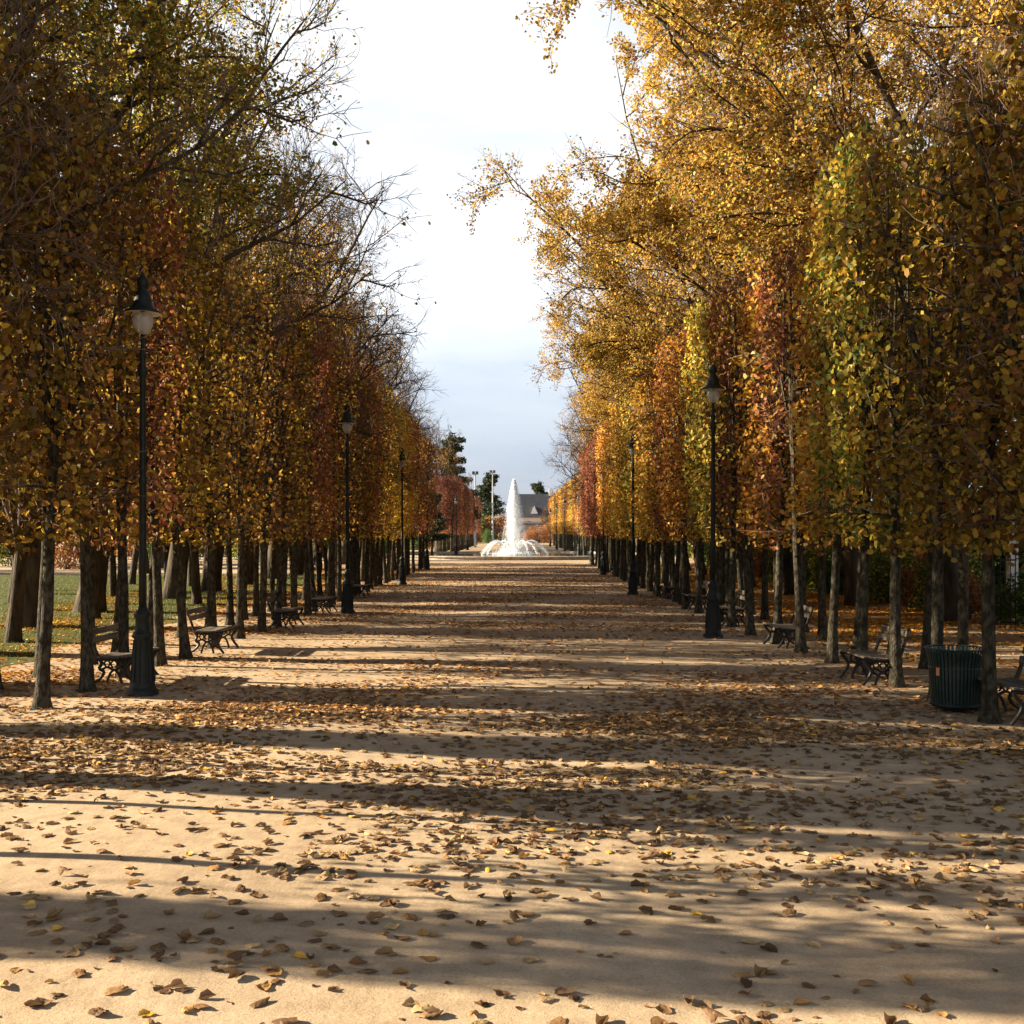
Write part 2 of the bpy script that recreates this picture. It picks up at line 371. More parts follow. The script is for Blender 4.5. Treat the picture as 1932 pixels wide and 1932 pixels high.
def big_tree(seed, H=22, lean=.22, rad=8.5, nleaf=40000, pal=('gold',), bare=0.0, twigs=1.0, leafr=.058, fork=5.5, trunk_r=.36, cols_seed=0, low=0, sx=1, sy=1):
    """old lime: trunk, spreading limbs, branches, twigs; its crown reaches over the avenue (+x)"""
    g = rng(seed)
    tr = stem(g, (0, 0, -.3), (lean * .5, 0, 1), fork + .3, 7, trunk_r * 1.08, trunk_r * .85, .03)
    tr[1][0] *= 1.35; tr[1][1] *= 1.05
    trunks = [tr]; limbs = []; br = []; tw = []; fine = []
    nl = 10
    for i in range(nl):
        t = 1.0 if i < 5 else g.uniform(.6, .95)
        p, r, d = at(tr, t)
        a = i * 2.4 + g.uniform(-.4, .4)
        sp = g.uniform(.25, .6) if i < 5 else g.uniform(.5, .85)
        if i == 0: a, sp = 0, .42
        if i in (5, 6): a = g.uniform(-.7, .7)
        if i == 1: sp = .15
        dd = np.array([math.cos(a) * sp + lean, math.sin(a) * sp, 1.0])
        ln = (H - p[2]) * (g.uniform(.85, 1.0) if i < 5 else g.uniform(.6, .8)) / (1 + .1 * sp)
        s_ = stem(g, p - d * .15, dd, ln, 9, r * (1.0 if i < 5 else .7), .012, .12, .035, .62)
        limbs.append(s_)
    for s_ in limbs:
        nb = 11
        for j in range(nb):
            t = .22 + .76 * (j + g.random()) / nb
            p, r, d = at(s_, t)
            dd = side_dir(g, d, g.uniform(.6, 1.15)); dd[2] = dd[2] * .6 + g.uniform(-.05, .3)
            hr = math.hypot(p[0] - lean * p[2], p[1])
            ln = max(1.8, min(rad - hr * .55, 5.5) * g.uniform(.6, 1.05) * (1.15 - .6 * t))
            br.append(stem(g, p, dd, ln, 7, max(r * .55, .03), .016, .2, .02 if t > .4 else -.03))
    for j in range(low):
        p, r, d = at(tr, g.uniform(.7, 1)); a = g.uniform(-1, 1)
        br.append(stem(g, p, (math.cos(a), math.sin(a), .35), g.uniform(4, 6.5), 7, .07, .016, .15, .0))
    for s_ in br:
        L_ = np.linalg.norm(s_[0][-1] - s_[0][0]); nb = int(4 + 2.3 * L_)
        for j in range(nb):
            t = .15 + .85 * (j + g.random()) / nb; t = min(t, .99)
            p, r, d = at(s_, t)
            tw.append(stem(g, p, side_dir(g, d, g.uniform(.4, 1.0)), g.uniform(.8, 1.9) * (1.2 - .5 * t), 5, max(r * .6, .012), .006, .22, .02))
    for s_ in tw:
        nb = int(round(g.uniform(2.5, 5) * twigs))
        for j in range(nb):
            p, r, d = at(s_, g.uniform(.2, 1))
            fine.append(stem(g, p, side_dir(g, d, g.uniform(.3, .9)), g.uniform(.3, .8), 3, .0075, .004, .25, .02))
    sq = np.array([sx, sy, 1.0])
    trunks, limbs, br, tw, fine = [[(P_ * sq, r_) for P_, r_ in q_] for q_ in (trunks, limbs, br, tw, fine)]
    wood = MB().tubes(trunks, 12, 0)
    lim = MB().tubes(limbs, 7, 0).tubes(br, 5, 0)
    twg = MB().tubes(tw, 3, 0).tubes(fine, 3, 0)
    # leaves along twigs, grouped so that some sprays are thick and some nearly empty
    src = tw + fine
    A = np.array([s_[0][0] for s_ in src]); B = np.array([s_[0][-1] for s_ in src])
    dens = .5 + .5 * np.sin(A[:, 0] * .9 + seed) * np.sin(A[:, 1] * .8 + 2 * seed) + .5 * np.sin(A[:, 2] * 1.1 + seed)
    w = np.clip(dens, .08, 2) * np.clip(np.hypot(A[:, 0] / sx - lean * A[:, 2] * .6, A[:, 1] / sy) / rad * 1.9, .12, 1) * np.clip((A[:, 2] - 7.5) / 3.5, .15, 1)
    if bare: # outer and upper twigs have lost their leaves
        q = np.hypot(A[:, 0] - lean * A[:, 2] * .5, A[:, 1]) / rad + np.maximum(A[:, 2] - H * .55, 0) / (H * .45)
        w = w * np.clip(1.25 - bare * q, .01, 1)
    w /= w.sum(); idx = g.choice(len(src), nleaf, p=w); t = g.random(nleaf)[:, None]
    P = A[idx] * (1 - t) + B[idx] * t + g.normal(0, .10, (nleaf, 3)); P[:, 2] -= .04
    cl = colours(pal, nleaf, seed + cols_seed + 1)
    patch = .85 + .3 * np.sin(P[:, 0] * .7 + seed) * np.sin(P[:, 1] * .6) * np.sin(P[:, 2] * .5 + seed)
    nrm = np.zeros_like(P); nrm[:, 2] = .7
    fol = MB().leaves(P, leafr, seed + 3, cl * patch[:, None], 0, nrm)
    return [('trunk', wood.mesh('trunk', M_BARK2, True)), ('limbs', lim.mesh('limbs', M_BARK2, True)), ('twigs', twg.mesh('twigs', M_TWIG)), ('crown', fol.mesh('crown', M_LEAF))]

def clipped_tree(seed, pal, nleaf=4200, ntw=190, H=8.7, bottom=2.35, wx=1.7, wy=1.75, red=False):
    """pleached lime: bare stem below, narrow clipped block of foliage above"""
    g = rng(seed)
    tr = stem(g, (0, 0, -.1), (g.normal(0, .02), g.normal(0, .02), 1), H - .5, 12, .094, .03, .014)
    tr[1][0] = .12; tr[1][1:] *= g.uniform(.95, 1.06, 11)
    P, r = tr; b0 = P[0]; q = P[1] - P[0]
    P = np.concatenate([[b0, b0 + q * .18, b0 + q * .32, b0 + q * .55], P[1:]]); r = np.concatenate([[.18, .145, .12, .106], r[1:]])
    low = MB().tubes([(P, r)], 10, 0)
    # knuckle where the head begins
    br = []; tw = []
    for i in range(34):
        z = bottom + (H - .8 - bottom) * (i + g.random()) / 34
        P, r = tr; p = np.array([np.interp(z, P[:, 2], P[:, 0]), np.interp(z, P[:, 2], P[:, 1]), z])
        a = g.uniform(0, 6.28)
        br.append(stem(g, p, (math.cos(a) * wx, math.sin(a) * wy, g.uniform(-.25, .9)), g.uniform(.6, 1.0), 5, .028, .010, .25, .05))
    for i in range(6):
        z = bottom + g.uniform(-.15, 1.6); P, r = tr; a = g.uniform(0, 6.28)
        p = np.array([np.interp(z, P[:, 2], P[:, 0]), np.interp(z, P[:, 2], P[:, 1]), z])
        br.append(stem(g, p, (math.cos(a) * .16, math.sin(a) * .16, 1), g.uniform(2.5, 4.2), 6, .042, .012, .07, .03))
    for i in range(ntw):
        s_ = br[g.integers(len(br))]; p, r, d = at(s_, g.uniform(.2, 1))
        dd = side_dir(g, d, g.uniform(.3, 1.1)); dd[2] += g.uniform(-.1, .9)
        tw.append(stem(g, p, dd, g.uniform(.35, .95), 4, .007, .0035, .25, .08))
    for i in range(ntw // 3):                                # shoots standing out of the clipped top
        p = np.array([g.uniform(-wx, wx) * .42, g.uniform(-wy, wy) * .45, H - g.uniform(.3, 1.2)])
        tw.append(stem(g, p, (g.normal(0, .35), g.normal(0, .35), 1), g.uniform(.4, 1.1), 4, .007, .003, .12, .02))
    n = nleaf
    zz = bottom + (H - bottom) * g.random(n) ** .97
    a = g.uniform(0, 2 * np.pi, n); q = 1 - .42 * g.random(n) ** 1.6
    ex = .5
    cx = np.sign(np.cos(a)) * np.abs(np.cos(a)) ** ex; sy = np.sign(np.sin(a)) * np.abs(np.sin(a)) ** ex
    wob = 1 + .10 * np.sin(3 * a + zz * 1.3 + seed) + .08 * np.sin(zz * 2.9 + a * 2 + seed * 2)
    taper = np.clip((zz - bottom) / .4, .72, 1) * np.clip((H + .3 - zz) / .7, .6, 1)
    X = cx * wx / 2 * q * wob * taper; Y = sy * wy / 2 * q * wob * np.clip(taper, .8, 1); Z = zz + g.normal(0, .06, n)
    Z = Z + np.where(Z < bottom + .5, g.uniform(-.22, .1, n), 0)
    P = np.stack([X, Y, Z], 1)
    dn = np.sin(X * 3.1 + seed) + np.sin(Y * 3.3 + seed * 3) + np.sin(Z * 1.9 + seed) + np.sin(Z * 4.3 + X * 2)
    keep = g.random(n) < np.clip(.72 + .22 * dn, .12, 1); P = P[keep]
    nr = np.stack([P[:, 0], P[:, 1], .3 + 0 * P[:, 2]], 1); nr /= np.linalg.norm(nr, axis=1, keepdims=True) + 1e-9
    cl = colours(pal, len(P), seed + 5)
    pt = .85 + .28 * np.sin(P[:, 2] * 1.7 + seed) * np.sin(P[:, 1] * 2 + seed)
    fol = MB().leaves(P, .055, seed + 6, cl * pt[:, None], 0, nr, .9)
    bb = MB().tubes(br, 5, 0).tubes(tw, 3, 1)
    return [('trunk', low.mesh('trunk', M_BARK, True)), ('branches', bb.mesh('branches', [M_BARK, M_TWIGR if red else M_TWIG])), ('crown', fol.mesh('crown', M_LEAF))]

CL = {}
for k_, (pal, nl, ntw, red) in dict(gold=(('gold', 'yellow'), 4600, 150, False), orange=(('orange', 'gold'), 4600, 150, False), olive=(('olive', 'olive', 'brown'), 4200, 240, False),
        brown=(('brown', 'red'), 3000, 420, True), red=(('red',), 4200, 320, True), greengold=(('greengold', 'yellow'), 4400, 200, False),
        thin=(('brown', 'olive', 'gold'), 900, 420, True), airy=(('gold', 'olive', 'brown'), 2000, 260, False)).items():
    CL[k_] = [clipped_tree(hash_ + 10 * i_, pal, nl, ntw, red=red) for i_, hash_ in enumerate((len(CL) * 100 + 7, len(CL) * 100 + 23))]
LOOK = dict(gold='golden-leaved', orange='orange-leaved', olive='olive and brown leaved', brown='thinning brown-twigged', red='reddish-brown leaved', greengold='yellow-green leaved', thin='nearly bare', airy='sparsely gold-leaved')

def put(name, parts, loc, rz=0, scale=1, tilt=(0, 0), colour=(1, 1, 1), label=None, cat='tree', group=None, sz=None):
    o = empty(name, loc, 0, label, cat, group)
    o.rotation_euler = (tilt[0], tilt[1], rz); o.scale = sz or (scale, scale, scale)
    for pn, me in parts:
        c = link(pn, me, o); c.color = (*colour, 1)
    return o

def row_x(side, D, outer):
    if side < 0: b = float(np.interp(D, [8, 15.6, 22, 31, 60, 78], [-6.95, -6.75, -6.5, -6.15, -6.1, -6.25]))
    else: b = float(np.interp(D, [8, 14.6, 22, 28, 60, 90], [6.5, 6.3, 5.97, 5.72, 5.75, 6.1]))
    return b + side * (1.45 if outer else 0)
def seq(spec, D):
    for lim_, k_ in spec:
        if D < lim_: return k_
    return spec[-1][1]
LEFT = [(18, 'olive'), (19.6, 'brown'), (21.2, 'olive'), (23, 'orange'), (25, 'brown'), (28.5, 'orange'), (30.5, 'olive'), (34, 'brown'), (37, 'olive'), (40, 'greengold'), (43, 'olive'), (46, 'brown'), (51, 'gold'), (53, 'greengold'), (60, 'gold'), (80, 'red')]
RIGHT = [(17, 'olive'), (20, 'greengold'), (21.8, 'gold'), (23.6, 'brown'), (25.5, 'orange'), (28, 'brown'), (31, 'greengold'), (36.5, 'orange'), (42, 'brown'), (47, 'gold'), (50, 'greengold'), (58, 'gold'), (66, 'orange'), (90, 'red')]
g = rng(101)
inner_l = [8.9, 10.6, 12.3, 13.9, 15.6, 17.2, 18.7, 20.45, 21.85, 23.7, 25.75, 27.5, 29.2, 30.95]  # nearest entries, outside the view, added to cast stripes across the path
while inner_l[-1] < 75: inner_l.append(inner_l[-1] + 1.69)
inner_r = [9.8, 11.4, 13.0, 14.57, 16.15, 17.7, 19.25, 20.95, 22.6, 24.5, 26.7, 28.9, 30.6, 32.3, 34.0]
while inner_r[-1] < 86: inner_r.append(inner_r[-1] + 1.68)
nt_ = 0
for side, ds, spec, sname in ((-1, inner_l, LEFT, 'left'), (1, inner_r, RIGHT, 'right')):
    for outer in (False, True):
        for i, D in enumerate(ds):
            D_ = D + (0 if not outer else (.24 if side < 0 else .84))
            if side < 0 and outer and D_ < 13.5: continue
            if side > 0 and outer and 16.4 < D_ < 17.6: continue
            kk = seq(spec, D_ + g.normal(0, .5))
            if outer and g.random() < .4: kk = ['brown', 'olive', 'gold'][g.integers(3)]
            if side < 0:
                if not outer and any(a_ < D_ < b_ for a_, b_ in ((22, 27.6), (38, 40.5), (46, 49))): kk = 'airy'
                elif not outer and any(a_ < D_ < b_ for a_, b_ in ((18, 20), (35.5, 38), (52, 54), (60, 75))) and g.random() < .7: kk = 'thin' if D_ > 36 else 'brown'
                elif outer: kk = 'thin' if g.random() < .75 else 'airy'
            parts = CL[kk][g.integers(2)]
            if side < 0 and D_ < 13.5: kk = 'thin'
            row = '%s %s' % (sname, 'back row' if outer else 'front row')
            lab = '%s clipped lime in the %s, %s' % (LOOK[kk], row, cnt(row, row_x(side, D_, outer), D_, .85))
            v_ = g.uniform(.85, 1.12) * float(np.interp(D_, [15, 24], [.8, 1]))  # nearer trees coloured darker to deepen the shade in their crowns
            dx = g.normal(0, .03) if D < 32 and not outer else g.normal(0, .07)
            put('clipped_lime_tree', parts, (row_x(side, D_, outer) + dx, D_, 0), 0 if g.random() < .5 else math.pi,
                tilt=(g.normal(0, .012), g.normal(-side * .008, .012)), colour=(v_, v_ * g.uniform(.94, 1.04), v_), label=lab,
                group='clipped lime trees lining the avenue', sz=(1, 1 if side > 0 else g.uniform(.6, .8), g.uniform(.96, 1.04)))
# beyond the fountain
FARL = ['red', 'red', 'red', 'orange', 'red', 'brown', 'red', 'red', 'orange', 'red']
FARR = ['gold', 'brown', 'orange', 'red', 'gold', 'yel', 'orange', 'gold', 'red', 'orange']
for side, D0, pals, sname in ((-1, 124, FARL, 'left'), (1, 112, FARR, 'right')):
    for outer in (False, True):
        for i in range(34 if not outer else 14):
            D = D0 + 2.7 * i
            kk = pals[i % 10]; kk = 'greengold' if kk == 'yel' else kk
            lab = '%s clipped lime behind the fountain, %s in the %s %s' % (LOOK[kk], ordinal(i + 1), sname, 'back row' if outer else 'front row')
            v_ = g.uniform(.85, 1.15)
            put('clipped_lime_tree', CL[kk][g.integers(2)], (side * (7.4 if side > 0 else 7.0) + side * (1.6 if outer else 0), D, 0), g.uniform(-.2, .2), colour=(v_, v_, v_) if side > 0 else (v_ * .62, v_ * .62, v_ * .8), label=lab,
                group='clipped lime trees beyond the fountain', sz=(1.1, 1.5, 1))

# tall old limes behind the clipped rows
BT = {}
BT['gold1'] = big_tree(301, 23, .22, 8.5, 72000, ('gold', 'yellow', 'ochre'), .45, 1.2, .048, 5.5, .30, low=2)
BT['gold2'] = big_tree(322, 22, .25, 8.5, 68000, ('gold', 'ochre', 'yellow'), .5, 1.2, .048, 6.5, .31, low=2)
BT['gold3'] = big_tree(343, 24, .20, 8.5, 70000, ('ochre', 'brown', 'greengold', 'gold'), .4, 1.2, .048, 5.0, .30, low=2)
BT['mixed1'] = big_tree(364, 22, .20, 7.6, 32000, ('greengold', 'yellow', 'greengold', 'olive'), .7, 1.3, .048, 5.0, .42, sx=.8, sy=.45)
BT['mixed2'] = big_tree(385, 23, .20, 7.6, 20000, ('gold', 'greengold', 'brown', 'gold'), .8, 1.3, .048, 5.5, .40, sx=.8, sy=.45)
BT['bare1'] = big_tree(406, 20, .26, 7, 14000, ('brown', 'olive', 'gold'), 1.2, 1.9, .05, 4.5, .38, sx=.95, sy=.5)
BT['bare2'] = big_tree(427, 19, .22, 7, 7000, ('brown', 'gold'), 1.1, 2.0, .05, 5.0, .36, sx=.95, sy=.6)
g = rng(202)
leftt = [(-12.3, 12.6, 'bare2'), (-13.6, 15.0, 'bare1'), (-12.4, 18, 'mixed1'), (-12.2, 22.8, 'mixed1'), (-12.1, 28.9, 'mixed1'), (-12.6, 34.2, 'mixed2'), (-12.3, 41, 'bare1'), (-12.4, 46.2, 'bare2'), (-12.4, 52, 'mixed2'),  # nearest bare ones, out of view, added for thin streaks of shade
         (-12.5, 58, 'bare2'), (-12.4, 64, 'bare1'), (-12.5, 70.5, 'bare2'), (-12.6, 77, 'bare1'), (-12.8, 84, 'bare2')]
rightt = [(11.8, 13, 'gold2'), (11.6, 19, 'gold1'), (11.4, 25, 'gold3'), (11.3, 31, 'gold2'), (11.2, 37, 'gold1'), (11.2, 43.5, 'gold3'), (11.3, 50, 'gold2'), (11.3, 56.5, 'gold1'), (11.4, 63, 'gold2'),
          (11.5, 70, 'mixed2'), (11.6, 78, 'bare1'), (11.8, 87, 'mixed2'), (12, 97, 'bare1')]
TL = dict(gold='golden', mixed='part-bare olive and gold', bare='nearly leafless')
for side, lst, sname in ((-1, leftt, 'left'), (1, rightt, 'right')):
    for i, (x_, D, kk) in enumerate(lst):
        x_ += side * (float(np.interp(D, [28, 45, 60], [.7, .3, .2])) if side < 0 else float(np.interp(D, [22, 34, 50], [2.7, .6, -.6])))
        s_ = g.uniform(.93, 1.04) * (1 if D < 60 else .92)
        lab = 'tall %s lime behind the %s clipped rows, %s' % (TL[kk[:-1]], sname, cnt('tall' + sname, x_, D, 6.5))
        put('tall_lime_tree', BT[kk], (x_, D, 0), (0 if side < 0 else math.pi) + g.uniform(-.5, .5) * (.15 if side < 0 else 1), sz=(s_, s_, s_), label=lab, group='tall old limes behind the clipped rows', colour=(1, 1, 1))
# second line further out
k2 = 0
for side, xs_, D0, sname in ((1, 19.5, 18, 'right'),):
    for i in range(9):
        D = D0 + i * 8.5
        put('tall_lime_tree', BT[['gold3', 'gold1', 'mixed1'][i % 3]], (xs_ + g.normal(0, .6), D, 0), g.uniform(0, 6.28), .95, label='tall leafy lime beyond the right shrub hedge, %s from the camera' % ordinal(i + 1), group='trees beyond the hedge')
for i, (x_, D, kk) in enumerate(sorted([(-19, 44, 'bare2'), (-22, 66, 'bare1'), (-24, 76, 'bare2'), (-20, 88, 'bare1'), (-42, 78, 'mixed1'), (-50, 88, 'mixed2'), (-38, 100, 'mixed1'), (-58, 74, 'mixed2'), (-30, 108, 'mixed2'), (-66, 92, 'mixed1'), (-24, 120, 'mixed1')], key=lambda q: q[1])):
    put('park_tree', BT[kk], (x_, D, 0), g.uniform(0, 6.28), .8, label='dark park tree past the lawn on the left, %s from the camera' % ordinal(i + 1), group='park trees past the lawn')

# small leafy trees added, mostly out of view, to throw broad bands of shade
SM = shade = [('trunk', MB().tubes([stem(rng(5), (0, 0, -.2), (0, 0, 1), 6, 7, .14, .03, .02)], 8).mesh('trunk', M_BARK, True))]
g2 = rng(41); nn_ = 9000; P = g2.normal(size=(nn_, 3)); P /= np.linalg.norm(P, axis=1, keepdims=True); P *= (1 - .5 * g2.random(nn_)[:, None] ** 1.5) * (1 + .15 * np.sin(P[:, :1] * 7) * np.sin(P[:, 2:] * 8)); P = P * np.array([1.5, 1.0, 3.2]) + np.array([0, 0, 5.0])
SM.append(('crown', MB().leaves(P, .06, 42, colours(('gold', 'olive'), nn_, 43)).mesh('crown', M_LEAF)))
for i, (x_, D, sy_) in enumerate([(-14.0, 8.8, .5), (-14.4, 15.2, .5), (-15, 18.8, .9), (-15.5, 29.5, 1.1), (-15.4, 42.5, 1.2), (-15, 66, 1.4)]):
    put('added_shade_tree', SM, (x_, D, 0), 0, label='small low-crowned tree added for shade behind the left rows, %s' % cnt('small', x_, D, 1.6), group='small trees added for their shade', sz=(1.2, sy_, 1))

# slimmer stems on the lawn edge seen between the rows
slim = [(-11.3, 24.9), (-12.0, 31.6), (-10.9, 38.0), (-15.5, 35), (-16, 42), (-14.6, 50), (-15.2, 29), (-17.5, 38.5), (-14.2, 45.5), (-18, 52), (-16.5, 59), (-15, 67), (-21, 47), (-19, 64)]
for i, (x_, D) in enumerate(sorted(slim, key=lambda q: q[1])):
    put('young_tree', BT['bare2'], (x_, D, 0), i * 1.3, sz=(.42, .42, .5), label='slim young tree on the lawn edge, %s' % cnt('slim', x_, D, .3), group='young trees on the lawn')

# ------------------------------------------------------------------ shrubs and hedge on the right
def shrub(seed, pal, w=2.4, d=1.6, h=1.9, n=5200, lr=.045, m=M_GREEN):
    g = rng(seed)
    u = g.normal(size=(n, 3)); u /= np.linalg.norm(u, axis=1, keepdims=True); u[:, 2] = np.abs(u[:, 2]) * 1.0
    q = 1 - .4 * g.random(n) ** 1.5
    lump = 1 + .14 * np.sin(u[:, 0] * 5 + seed) * np.sin(u[:, 1] * 6 + seed) + .10 * np.sin(u[:, 2] * 9 + u[:, 0] * 4)
    ex = np.sign(u) * np.abs(u) ** .75
    P = ex * (q * lump)[:, None] * np.array([d / 2, w / 2, h * .95]); P[:, 2] += .03
    keep = g.random(n) < np.clip(.75 + .3 * np.sin(P[:, 0] * 4 + seed) * np.sin(P[:, 2] * 4 + P[:, 1] * 3), .2, 1); P = P[keep]; u = u[keep]
    fol = MB().leaves(P, lr, seed + 1, colours(pal, len(P), seed + 2, .25), 0, u, .8)
    st = [stem(g, (g.normal(0, d * .08), g.normal(0, w * .12), -.05), (g.normal(0, .5), g.normal(0, .5), 1), h * g.uniform(.6, 1.0), 5, .02, .006, .15) for _ in range(26)]
    return [('stems', MB().tubes(st, 4).mesh('stems', M_TWIG)), ('foliage', fol.mesh('foliage', m))]
SH = dict(green=shrub(501, ['green'], 2.6, 1.7, 1.75, 7000), green2=shrub(511, ['green', 'greengold'], 2.6, 1.7, 1.9), yellow=shrub(521, ['greengold', 'green'], 2.4, 1.6, 2.0), brown=shrub(531, ['brown', 'red'], 2.4, 1.6, 1.8, 3000))
SL = dict(green='glossy dark green', green2='mid green', yellow='yellow-green', brown='brown half-bare')
g = rng(303)
ks = ['green', 'green', 'green', 'green', 'brown', 'green2', 'brown', 'green2', 'yellow', 'green', 'yellow', 'green2', 'green', 'green2', 'yellow', 'brown', 'green2', 'green', 'green2', 'yellow', 'brown', 'green2']
D = 22.5
for i, kk in enumerate(ks):
    x_ = 14.0 if i < 4 else 13.3 + g.normal(0, .25)
    q_ = g.uniform(.9, 1.12)
    put('shrub', SH[kk], (x_, D, 0), g.uniform(-.3, .3), sz=(q_, q_, q_ * (.78 if i < 5 else 1)), label='%s shrub in the right hedge, %s' % (SL[kk], cnt('hedge', x_, D, 1)), cat='shrub', group='shrubs forming the right hedge')
    D += 2.35
# backing: laurels behind, filling under the crowns
for i in range(12):
    put('laurel_bush', SH[['green', 'brown', 'green2'][i % 3]], (17.4 + g.normal(0, .4), 41 + i * 5, 0), g.uniform(0, 6), 1.9, label='large dark bush behind the right hedge, %s from the camera' % ordinal(i + 1), cat='bush', group='large bushes behind the right hedge')
for i, (x_, D) in enumerate(sorted([(-34, 66), (-40, 60), (-30, 74), (-26, 84), (-36, 80), (-46, 68), (-22, 96), (-31, 92), (-18, 104), (-52, 62), (-14.5, 108), (-24, 106)], key=lambda q: q[1])):
    put('laurel_bush', SH[['green', 'brown', 'yellow'][i % 3]], (x_, D, 0), g.uniform(0, 6), 2.0, label='broad dark bush past the lawn on the left, %s from the camera' % ordinal(i + 1), cat='bush', group='bushes past the lawn')

for i in range(15):
    put('laurel_bush', SH[['green', 'green2', 'green', 'brown'][i % 4]], (-14 - i * 3.3, 112 + 3 * math.sin(i * 1.7), 0), i, 2.1, label='dark bush closing the far side of the lawn, %s from the avenue' % ordinal(i + 1), cat='bush', group='bushes closing the lawn')

# ------------------------------------------------------------------ street lamps
def make_lamp():
    r_ = empty('street_lamp', (0, 0, 0))
    base = [(.235, 0), (.235, .07), (.205, .10), (.19, .13), (.175, .2), (.165, .3), (.15, .6), (.13, .86), (.155, .88), (.16, .91), (.14, .95), (.115, .98), (.105, 1.16), (.125, 1.19), (.13, 1.23), (.10, 1.27), (.075, 1.31), (.06, 1.36)]
    MB().lathe([(.235, -.05)] + base, 20).obj('lamp_base', M_IRON, r_, True)
    fl = MB()
    for k_ in range(12):
        a = k_ * math.pi / 6
        fl.tubes([(np.array([(math.cos(a) * q, math.sin(a) * q, z) for q, z in ((.178, .2), (.152, .6), (.134, .84))]), np.array([.016, .014, .010]))], 5)
    fl.obj('base_fluting', M_IRON, r_)
    pole = [(.06, 1.34), (.056, 2.2), (.052, 3.2), (.062, 3.25), (.062, 3.3), (.049, 3.34), (.045, 4.85), (.07, 4.9), (.075, 4.97), (.05, 5.03), (.042, 5.1), (.06, 5.17), (.06, 5.21), (.036, 5.26), (.032, 6.0)]
    MB().lathe(pole, 14).obj('pole', M_IRON, r_, True)
    sh = [(.28, 5.82), (.285, 5.835), (.265, 5.86), (.18, 5.90), (.15, 5.97), (.135, 6.06), (.11, 6.14), (.065, 6.18), (.07, 6.22), (.09, 6.24), (.09, 6.34), (.055, 6.38), (.03, 6.42), (.0, 6.44)]
    MB().lathe(sh, 24, cap=False).obj('lamp_shade', M_IRON, r_, True)
    inn = [(.28, 5.82), (.2, 5.83), (.13, 5.86), (.035, 5.88)]
    MB().lathe(inn, 24, cap=False).obj('reflector', M_WHITE, r_, True)
    gl = [(.02, 5.50)] + [(.155 * math.sin(t), 5.70 - .20 * math.cos(t)) for t in np.linspace(.25, 2.3, 9)]
    MB().lathe(gl, 20, cap=False).obj('globe', M_GLOBE, r_, True)
    return r_
def globe_mat():
    m = bpy.data.materials.new('frosted_globe'); m.use_nodes = True; t = m.node_tree; t.nodes.clear(); n = t.nodes.new; l = t.links.new
    o = n('ShaderNodeOutputMaterial'); d = n('ShaderNodeBsdfPrincipled'); d.inputs['Base Color'].default_value = (.75, .74, .70, 1); d.inputs['Roughness'].default_value = .2
    tp = n('ShaderNodeBsdfTransparent'); tp.inputs[0].default_value = (.8, .8, .8, 1); m_ = n('ShaderNodeMixShader'); m_.inputs[0].default_value = .6
    l(d.outputs[0], m_.inputs[1]); l(tp.outputs[0], m_.inputs[2]); l(m_.outputs[0], o.inputs[0]); return m
M_GLOBE = globe_mat()
lamp0 = make_lamp()
lamps = [(-5.66, 16.85, 'left', 'nearest street lamp on the left, its stout base beside the first bench'), (-5.08, 33.8, 'left', 'second street lamp on the left, before the golden clipped trees'), (-5.2, 51.7, 'left', 'third street lamp on the left side of the avenue'), (-5.56, 71.2, 'left', 'fourth street lamp on the left, where the clipped row ends'),
         (4.70, 25.9, 'right', 'nearest street lamp on the right, in front of orange leaves'), (4.75, 43.7, 'right', 'second street lamp on the right, against golden foliage'), (5.2, 63.6, 'right', 'third street lamp on the right side of the avenue'), (6.0, 84, 'right', 'fourth street lamp on the right, by the fountain clearing'),
         (6.2, 104, 'right', 'small far lamp right of the fountain, against the first far clipped tree'), (5.9, 126, 'right', 'small far lamp on the right before orange far clipped trees'), (6.0, 152, 'right', 'tiny far lamp on the right in front of yellow far trees'), (6.2, 184, 'right', 'farthest tiny lamp on the right'),
         (-6.2, 120, 'left', 'small far lamp left of the fountain by the far reddish trees'), (-6.2, 150, 'left', 'farther tiny lamp left of the fountain jets')]
for i, (x_, D, s_, lab) in enumerate(lamps):
    o = lamp0 if i == 0 else copy_tree(lamp0)
    o.location = (x_, D, float(hgt(x_, D))); o.rotation_euler = (0, 0, i * .7)
    tag(o, lab, 'street lamp', 'green street lamps along the avenue')

